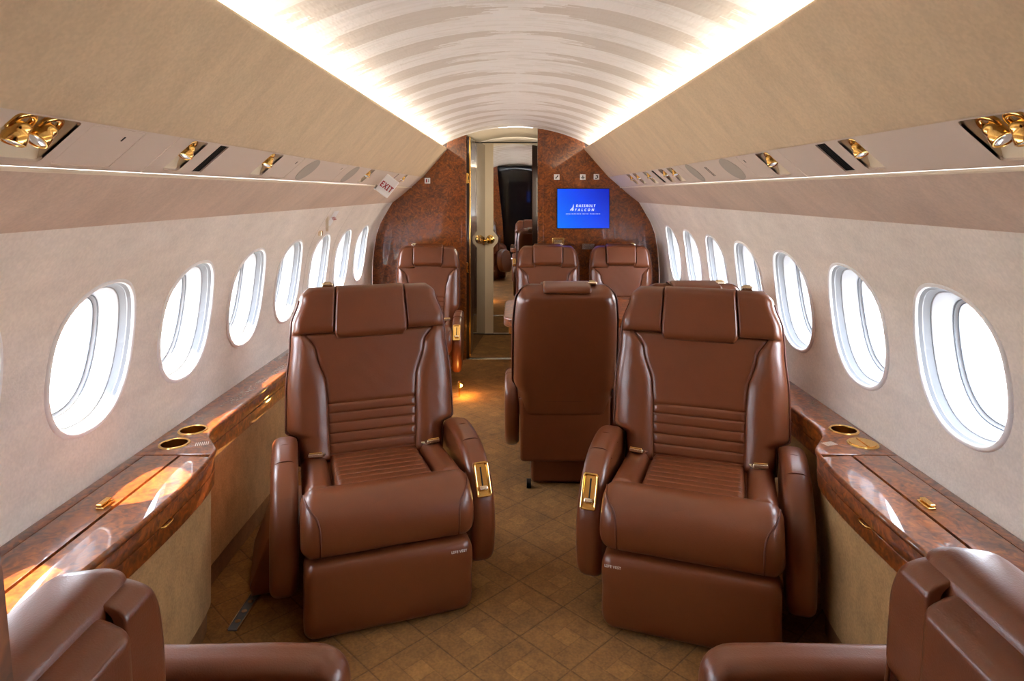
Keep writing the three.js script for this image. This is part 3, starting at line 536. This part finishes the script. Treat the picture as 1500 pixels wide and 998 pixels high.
  mesh('rear_skirt', rbox(hw(0) * 2 - 0.02, 0.30, 0.05, 0, 0.285, zb - 0.045, 0.018, 3), M.leather, root);
  // cushion
  const zB = zb - 0.02, ct = (z) => yb + 0.004 + 0.036 * clamp((z - zB) / 0.4, 0, 1), cmap = (x, z, n) => [x, ct(z) + n, z];
  const F1 = seatFront;
  mesh('cushion_base', rbox(half * 2 - 0.012, 0.13, F1 - 0.04 - zB, 0, yb - 0.055, (zB + F1 - 0.04) / 2, 0.02, 3), M.leather, root);
  for (const e of [-1, 1]) mesh('cushion_side', pad(cmap, { s0: zB, s1: F1 - 0.10, L: () => e < 0 ? -half : half * 0.63, R: () => e < 0 ? -half * 0.63 : half, T: 0.034, n0: -0.03, ru: 0.036, rs: 0.03, nu: 20, ns: 24 }), M.leather, root);
  const ln = []; for (let z = zB + 0.06; z < F1 - 0.15; z += 0.045) ln.push(z);
  mesh('cushion_panel', pad(cmap, { s0: zB, s1: F1 - 0.12, L: () => -half * 0.625, R: () => half * 0.625, T: 0.024, lf: 0.91, n0: -0.02, ru: 0.02, rs: 0.02, nu: 24, ns: 24, lines: ln }), M.leather, root);
  const q = F1 - 0.318, y = yb - 0.36;
  const frontProf = smooth([[0.13 + q, 0.36 + y], [0.155 + q, 0.405 + y], [0.20 + q, 0.428 + y], [0.255 + q, 0.418 + y], [0.30 + q, 0.375 + y], [0.318 + q, 0.315 + y], [0.308 + q, 0.268 + y], [0.285 + q, 0.254 + y], [0.16 + q, 0.252 + y], [0.13 + q, 0.30 + y]], 44); mesh('cushion_front', sweepX(frontProf, half + 0.008, 0.045), M.leather, root);
  { const w = half + 0.008, r = 0.045, pr = frontProf; let cz = 0, cy = 0; for (const [z, yy] of pr) { cz += z / pr.length; cy += yy / pr.length; }
    const onRoll = (x, z, yy) => { const e = w - Math.abs(x), a = e < r ? Math.acos(1 - e / r) : Math.PI / 2, ins = 1 - Math.sin(a), L = Math.hypot(z - cz, yy - cy), k = 1 - r * ins / L + 0.001 / L; return [x, cy + (yy - cy) * k, cz + (z - cz) * k]; };
    for (const e of [-1, 1]) mesh('piping', tube([[0.010, 0.20, 0.428], [0.016, 0.255, 0.418], [0.030, 0.282, 0.395], [0.048, 0.30, 0.375], [0.056, 0.311, 0.345], [0.058, 0.318, 0.315], [0.058, 0.308, 0.268]].map(([i, z, yy]) => onRoll(e * (w - i), z + q, yy + y)), 0.0032, 40, false, 6), M.piping, root); }
  mesh('leg_apron', sweepX(smooth([[0.20 + q, 0.235 + y], [0.27 + q, 0.246 + y], [0.302 + q, 0.240 + y], [0.316 + q, 0.215 + y], [0.318 + q, 0.13], [0.314 + q, 0.055], [0.298 + q, 0.018], [0.25 + q, 0.010], [0.20 + q, 0.02], [0.19 + q, 0.13]], 44), half - 0.002, 0.035), M.leather, root);
  mesh('pedestal', rbox(half * 1.5, 0.235, 0.36, 0, 0.1255, (zB + F1) / 2 - 0.06, 0.02, 3), M.leather, root);
  // arms
  for (const e of [-1, 1]) {
    const k = armShift, l = armLift;
    const prof = P.flatArm ? smooth([[-0.30 + k, 0.40 + l], [-0.29 + k, 0.462 + l], [-0.25 + k, 0.482 + l], [-0.05 + k, 0.488 + l], [0.15 + k, 0.490 + l], [0.212 + k, 0.484 + l], [0.238 + k, 0.46 + l], [0.245 + k, 0.40 + l], [0.242 + k, 0.24], [0.225 + k, 0.13], [0.19 + k, 0.108], [0.05 + k, 0.118], [-0.12 + k, 0.16], [-0.26 + k, 0.26]], 64) : smooth([[-0.235 + k, 0.40 + l], [-0.215 + k, 0.452 + l], [-0.15 + k, 0.480 + l], [-0.03 + k, 0.486 + l], [0.08 + k, 0.468 + l], [0.165 + k, 0.422 + l], [0.222 + k, 0.350 + l], [0.245 + k, 0.265 + l], [0.240 + k, 0.18 + l], [0.222 + k, 0.125], [0.19 + k, 0.108], [0.05 + k, 0.118], [-0.12 + k, 0.16], [-0.22 + k, 0.26 + l]], 64);
    const a = mesh('arm', sweepX(prof, P.armW ?? 0.043, Math.min(0.030, (P.armW ?? 0.043) * 0.8), e * armX), M.leather, root);
    if (!P.flatArm) for (const zc of [-0.06, 0.06]) mesh('arm_seam', tube([[e * (armX) - (P.armW ?? 0.043), 0.455 + l - (zc > 0 ? 0.012 : 0), zc + k], [e * armX - 0.026, 0.480 + l - (zc > 0 ? 0.0105 : 0), zc + k], [e * armX, 0.4865 + l - (zc > 0 ? 0.0115 : 0), zc + k], [e * armX + 0.026, 0.480 + l - (zc > 0 ? 0.0105 : 0), zc + k], [e * armX + (P.armW ?? 0.043), 0.455 + l - (zc > 0 ? 0.012 : 0), zc + k]], 0.0022, 20, false, 6), M.piping, a);
    if (P.control === e) {
      const ct2 = new THREE.Group(); ct2.name = 'control'; root.add(ct2); ct2.position.set(e * armX, 0.386 + l, 0.206 + k); ct2.rotation.x = -0.53;
      const fs = rrect(-0.026, -0.056, 0.052, 0.112, 0.010); fs.holes.push(rrect(-0.019, -0.049, 0.038, 0.098, 0.006, THREE.Path));
      mesh('bezel', extrude(fs, 0.008, 0.002), M.gold, ct2); mesh('tray', rbox(0.040, 0.100, 0.004, 0, 0, -0.001, 0.001), M.gold, ct2);
      mesh('slot', rbox(0.005, 0.064, 0.002, 0, 0.008, 0.002, 0.0008), M.black, ct2); mesh('lever', rbox(0.030, 0.016, 0.014, 0, -0.028, 0.009, 0.005), M.champagne, ct2);
    }
    const b = new THREE.Group(); b.name = 'belt_buckle'; root.add(b); b.position.set(e * (half - 0.055), yb + 0.055, zb + 0.075); b.rotation.set(-0.2, e * 0.25, 0);
    mesh('strap', rbox(0.045, 0.006, 0.05, 0, -0.006, -0.015, 0.002), e > 0 ? M.webbing : M.leather, b); mesh('clasp', rbox(0.052, 0.014, 0.026, 0, 0.002, 0.012, 0.004), M.champagne, b); mesh('clasp_bar', rbox(0.046, 0.006, 0.006, 0, 0.010, 0.022, 0.002), M.gold, b);
  }
  if (P.vest) { const t = mesh('life_vest_lettering', text('LIFE VEST', 0.0082), M.print, root); t.position.set(P.vest, 0.214, 0.3165 + q); t.rotation.x = 0.03; }
  if (P.outboard) {                                        // leather cover of the floor fitting on the window side
    const e = P.outboard, s = poly([[0.20, 0.02], [0.42, 0.02], [0.425, 0.05], [0.37, 0.20], [0.33, 0.235], [0.20, 0.235]]); let g = new THREE.ExtrudeGeometry(s, { depth: 0.30, bevelEnabled: true, bevelThickness: 0.012, bevelSize: 0.012, bevelOffset: -0.012, bevelSegments: 3 }); g.translate(0, 0, -0.30); if (e < 0) { g.scale(-1, 1, 1); g = flip(g.index ? g.toNonIndexed() : g); } mesh('floor_fitting_cover', boxUV(toCreasedNormals(g, 0.7)), M.leather, root);
  }
  if (P.casters) for (const e of [-1, 1]) mesh('caster', new THREE.CylinderGeometry(0.02, 0.02, 0.02, 18).rotateZ(Math.PI / 2).translate(e * half * 0.8, 0.02, zb - 0.02), M.black, root);
  return root;
}
const big = {
  half: 0.262, top: 0.645, pillowS: 0.440, wingS: 0.466, zb: -0.19, lean: 0.235, armX: 0.316,
  hw: (s) => table([[-0.05, 0.262], [0.092, 0.270], [0.118, 0.312], [0.26, 0.312], [0.44, 0.298], [0.50, 0.294], [0.60, 0.266], [0.65, 0.240]])(s) - 0.04 * (1 - bulge(0.66 - s, 0.05)),
  cw: table([[0, 0.158], [0.2, 0.164], [0.27, 0.170], [0.40, 0.205], [0.475, 0.245], [0.6, 0.25]]),
  pillowHalf: table([[0.44, 0.128], [0.47, 0.140], [0.65, 0.132]]),
};
const small = {
  half: 0.206, armW: 0.034, top: 0.600, pillowS: 0.438, wingS: 0.425, zb: -0.20, lean: 0.20, armX: 0.243, cap: true, pillowT: 0.082, wingT: 0.060,
  hw: (s) => table([[-0.05, 0.214], [0.10, 0.222], [0.14, 0.240], [0.40, 0.238], [0.60, 0.224]])(s) - 0.075 * (1 - bulge(0.605 - s, 0.085)),
  cw: table([[0, 0.128], [0.2, 0.132], [0.27, 0.138], [0.36, 0.158], [0.44, 0.215], [0.6, 0.22]]),
  pillowHalf: table([[0.438, 0.098], [0.46, 0.112], [0.6, 0.114]]),
};
function putSeat(o, name, label, x, d, turn, group) { o.name = numbered(name); o.position.set(x, 0, -d); o.rotation.y = turn; return tag(o, label, 'seat', group); }
const deg = Math.PI / 180;
putSeat(makeSeat({ ...big, control: 1, vest: 0.212, outboard: -1, guideX: -0.16 }), 'leather_armchair', 'large winged brown leather armchair angled to the aisle beside the sunlit console', -0.481, 2.314, 19 * deg);
putSeat(makeSeat({ ...big, control: -1, vest: -0.222, guideX: 0.17 }), 'leather_armchair', 'large winged brown leather armchair angled to the aisle beside the capped cup holder', 0.607, 2.224, -19 * deg);
const sm = { ...small, guideX: -0.11 };
putSeat(makeSeat({ ...sm, control: 1 }), 'leather_armchair', 'brown leather seat against the burl bulkhead beside the open door leaf', -0.66, 4.74, 2 * deg);
putSeat(makeSeat({ ...sm, control: -1, guideX: 0.10 }), 'leather_armchair', 'brown leather seat below the blue screen at the aisle end of the table', 0.245, 4.76, 0);
putSeat(makeSeat({ ...sm, control: 1, guideX: 0.10 }), 'leather_armchair', 'brown leather seat below the blue screen at the window end of the table', 0.805, 4.76, 0);
putSeat(makeSeat({ ...sm, control: 1, casters: true, guideX: -0.115 }), 'leather_armchair', 'brown leather seat with its plain back to the aisle pair, facing the table', 0.225, 3.24, Math.PI);
putSeat(makeSeat({ ...sm, control: 1, casters: true, guideX: -0.115 }), 'leather_armchair', 'brown leather seat hidden behind a large armchair, facing the table by the window', 0.80, 3.26, Math.PI);
const nearSeat = (topS) => ({ ...small, half: 0.235, armX: 0.30, zb: -0.03, lean: 0.07, top: topS, yb: 0.37, armW: 0.043, flatArm: true, noGuide: true, seatFront: 0.42, armShift: 0.06, armLift: 0.098, pillowS: topS - 0.19, wingS: topS - 0.21, cap: false, roll: true, pillowUp: -0.012, pf: 0.1, pillowT: 0.100, wingT: 0.076,
  hw: (s) => table([[-0.05, 0.23], [0.14, 0.266], [0.45, 0.266]])(s) - 0.105 * (1 - bulge(topS + 0.018 - s, 0.12)), cw: table([[0, 0.135], [0.16, 0.14], [0.20, 0.16], [0.27, 0.23], [0.6, 0.235]]), pillowHalf: table([[0.2, 0.13], [0.28, 0.145], [0.6, 0.148]]) });
putSeat(makeSeat(nearSeat(0.398)), 'leather_armchair', 'brown leather seat turned across the aisle next to the burl doorway panel', -0.585, 0.80, 90 * deg);
putSeat(makeSeat(nearSeat(0.432)), 'leather_armchair', 'brown leather seat turned across the aisle before the console with the capped cup holder', 0.615, 0.80, -90 * deg);

// ---------------------------------------------------------------- table and small things
{
  const t = thing('dining_table', 'burl edged table with pale top between the facing seats', 'table', [0.53, 0, -3.98]);
  const s = rrect(-0.60, -0.33, 1.16, 0.66, 0.10), inner = rrect(-0.575, -0.305, 1.11, 0.61, 0.085);
  mesh('table_rim', extrude(s, 0.036, 0.008, 3).rotateX(-Math.PI / 2).translate(0, 0.612, 0), M.burl, t);
  mesh('table_inlay', extrude(inner, 0.003, 0.001, 1).rotateX(-Math.PI / 2).translate(0, 0.6475, 0), M.tabletop, t);
  mesh('table_leg', rbox(0.16, 0.61, 0.30, 0.30, 0.305, 0, 0.02), M.burl, t);
  mesh('table_leg', rbox(0.05, 0.61, 0.10, -0.15, 0.305, 0, 0.015), M.burl, t);
  mesh('table_catch', rbox(0.02, 0.05, 0.03, -0.56, 0.575, 0.22, 0.004), M.gold, t);
}
{
  const W = 1024, H = 776, c = document.createElement('canvas'); c.width = W; c.height = H; const x = c.getContext('2d');
  const g = x.createLinearGradient(0, H, W, 0); g.addColorStop(0, '#0a78ff'); g.addColorStop(0.55, '#0646f2'); g.addColorStop(1, '#0420b4'); x.fillStyle = g; x.fillRect(0, 0, W, H);
  x.fillStyle = '#f4f9ff'; x.textBaseline = 'alphabetic';
  const word = (s, px, x0, y, w, sp) => { x.save(); x.translate(x0, y); x.transform(1, 0, -0.2, 1, 0, 0); x.font = 'bold ' + px + 'px sans-serif'; let tot = 0; const ws = [...s].map((ch) => { const m = x.measureText(ch).width; tot += m + sp; return m; }); x.scale(w / (tot - sp), 1); let p = 0; [...s].forEach((ch, i) => { x.fillText(ch, p, 0); p += ws[i] + sp; }); x.restore(); };
  word('DASSAULT', 70, 362, 358, 386, 7); word('FALCON', 68, 340, 438, 384, 22); word('ENGINEERED WITH PASSION', 27, 165, 505, 680, 9);
  x.beginPath(); x.moveTo(322, 296); x.lineTo(300, 362); x.lineTo(240, 428); x.lineTo(270, 430); x.lineTo(288, 410); x.lineTo(290, 440); x.lineTo(304, 424); x.lineTo(322, 428); x.lineTo(322, 398); x.closePath(); x.fill();
  x.strokeStyle = '#0646f2'; x.lineWidth = 5; for (const y of [372, 392, 412]) { x.beginPath(); x.moveTo(240, y + 14); x.lineTo(330, y - 8); x.stroke(); }
  const t = new THREE.CanvasTexture(c); t.colorSpace = THREE.SRGBColorSpace;
  const tv = thing('wall_screen', 'flat screen showing a white company logo on bright blue', 'screen', [0.546, 1.230, Z1]);
  mesh('housing', rbox(0.428, 0.326, 0.030, 0, 0, 0.015, 0.004), M.black, tv);
  const pl = new THREE.PlaneGeometry(0.418, 0.316); pl.translate(0, 0, 0.0305);
  mesh('display', pl, std({ color: 0x000000, roughness: 0.3, emissive: 0xffffff, emissiveMap: t, emissiveIntensity: 0.46 }), tv);
  const l = new THREE.RectAreaLight(new THREE.Color().setRGB(0.03, 0.16, 0.9), 0.12, 0.418, 0.316); l.position.set(0.546, 1.230, Z1 + 0.034); l.lookAt(0.546, 1.230, 0); l.castShadow = true; scene.add(l);
}
// lit pictogram plates
function plate(x, y, label, draw) {
  const o = thing('sign_plate', label, 'sign', [x, y, Z1 + 0.001]); mesh('backing', rbox(0.046, 0.046, 0.006, 0, 0, 0.003, 0.004), M.white, o);
  draw((g, m = M.black) => mesh('pictogram', g.translate(0, 0, 0.0064), m, o));
}
const bar = (x, y, w, h, r = 0) => { const g = new THREE.BoxGeometry(w, h, 0.0008); g.rotateZ(r); g.translate(x, y, 0); return g; };
plate(0.333, 1.485, 'white plate with a crossed out cigarette above the screen', (p) => { p(bar(0, 0, 0.026, 0.006, 0.7)); p(bar(0.004, 0.004, 0.006, 0.024, -0.5)); p(bar(-0.006, -0.012, 0.012, 0.003)); });
plate(0.545, 1.485, 'white plate with a seat belt figure above the screen', (p) => { p(bar(0, 0.006, 0.008, 0.012)); p(bar(0, -0.006, 0.028, 0.007)); p(bar(0, -0.014, 0.016, 0.004)); });
plate(0.656, 1.487, 'white plate with a return to seat figure above the screen', (p) => { p(bar(0.003, 0.008, 0.018, 0.007)); p(bar(0.009, -0.002, 0.007, 0.016)); p(bar(-0.002, -0.012, 0.018, 0.006)); });
plate(-0.718, 1.455, 'white plate with a red mark beside the open door leaf', (p) => { p(bar(-0.006, 0, 0.010, 0.028), M.red); p(bar(0.010, 0, 0.007, 0.026), M.grey); });
{
  const o = thing('wall_socket', 'square gold framed socket on the burl bulkhead below the screen', 'socket', [0.345, 0.945, Z1]);
  const s = rrect(-0.048, -0.045, 0.096, 0.09, 0.004); s.holes.push(rrect(-0.032, -0.030, 0.064, 0.06, 0.003, THREE.Path));
  mesh('frame', extrude(s, 0.008, 0.002), M.gold, o); mesh('insert', rbox(0.07, 0.066, 0.004, 0, 0, 0.002, 0.001), M.champagne, o); mesh('flap', rbox(0.056, 0.018, 0.010, 0, -0.004, 0.007, 0.003), M.gold, o);
  const b = thing('data_plate', 'small pale metal plate on the burl bulkhead between two seats', 'plate', [0.590, 0.920, Z1]); mesh('plate', rbox(0.102, 0.046, 0.005, 0, 0, 0.0025, 0.002), M.steel, b); for (const e of [-1, 1]) mesh('screw', new THREE.CylinderGeometry(0.003, 0.003, 0.002, 10).rotateX(Math.PI / 2).translate(e * 0.044, 0, 0.0055), M.steel, b);
}
{
  // hanging EXIT sign
  const o = new THREE.Group(); o.name = 'exit_sign';
  mesh('housing', rbox(0.088, 0.118, 0.028, 0, 0, 0, 0.006), M.white, o); const t = mesh('lettering', text('EXIT', 0.030, 0.001), M.red, o); t.position.set(0, -0.006, 0.0145); t.scale.set(0.92, 1.25, 1);
  mesh('bracket', rbox(0.02, 0.03, 0.02, -0.046, -0.045, -0.01, 0.004), M.steel, o);
  o.position.set(-0.765, 1.398, -3.9); o.rotation.set(0, 0.25, -0.66);
  tag(o, 'white box sign with red EXIT letters below the overhead strip', 'sign');
  // exit hatch handle cover and placard on the wall
  const X = (y) => -hullX(y), h = thing('hatch_release', 'cream exit hatch release cover with placard between two windows', 'handle');
  const strip = (y0, y1, d0, d1, off) => gridGeo(2, 8, (u, v) => { const y = y0 + (y1 - y0) * v; return [X(y) + off, y, -(d0 + (d1 - d0) * u), u, v]; });
  mesh('placard', strip(1.17, 1.255, 3.66, 3.76, 0.004), M.white, h); 
  const tx = mesh('placard_lettering', text('EXIT', 0.026, 0.001), M.red, h); tx.position.set(X(1.215) + 0.010, 1.215, -3.71); tx.rotation.set(0, Math.PI / 2, 0.0); tx.rotation.order = 'YXZ'; tx.rotation.x = -0.5;
  mesh('handle_lever', rbox(0.016, 0.11, 0.012, X(1.2) + 0.012, 1.20, -3.60, 0.005), M.cream, h).rotation.z = 0; mesh('handle_grip', rbox(0.02, 0.03, 0.035, X(1.135) + 0.012, 1.135, -3.61, 0.006), M.champagne, h);
  const wallL = scene.getObjectByName('wall_left'); for (const d of [3.56, 4.07]) mesh('hatch_joint_shade', gridGeo(1, 24, (u, v) => { const y = 0.62 + 0.655 * v; return [X(y) + 0.0008, y, -(d + 0.004 * u), u, v]; }), M.serviceDark, wallL);  // darker strips painted on the lining for the shaded hatch joint
}
{
  const o = thing('seat_track', 'dark slotted metal seat track let into the carpet', 'track', [-0.878, 0, -2.12]);
  mesh('rail', rbox(0.030, 0.006, 0.18, 0, 0.002, 0, 0.002), M.seal, o); for (const e of [-1, 1]) mesh('rail_edge', rbox(0.004, 0.009, 0.18, e * 0.016, 0.003, 0, 0.001), M.steel, o);
  for (let k = 0; k < 3; k++) mesh('lock_hole', new THREE.CylinderGeometry(0.009, 0.009, 0.001, 12).translate(0, 0.0056, -0.05 + k * 0.05), M.steel, o);
  const f = thing('aisle_light', 'small glowing amber aisle light at a seat foot by the doorway', 'lamp', [-0.375, 0, -4.36]);
  mesh('housing', rbox(0.018, 0.035, 0.04, 0, 0.085, 0, 0.004), M.gold, f); mesh('stem', rbox(0.012, 0.07, 0.012, 0, 0.036, 0, 0.003), M.gold, f);
  mesh('bulb', new THREE.SphereGeometry(0.010, 14, 10).translate(0.010, 0.075, 0), std({ color: 0xffffff, emissive: new THREE.Color().setRGB(1, 0.45, 0.08), emissiveIntensity: 6 }), f);
  const l = new THREE.PointLight(new THREE.Color().setRGB(1, 0.48, 0.10), 0.10); l.position.set(-0.35, 0.07, -4.36); l.castShadow = true; scene.add(l);
}
renderer.render(scene, camera);
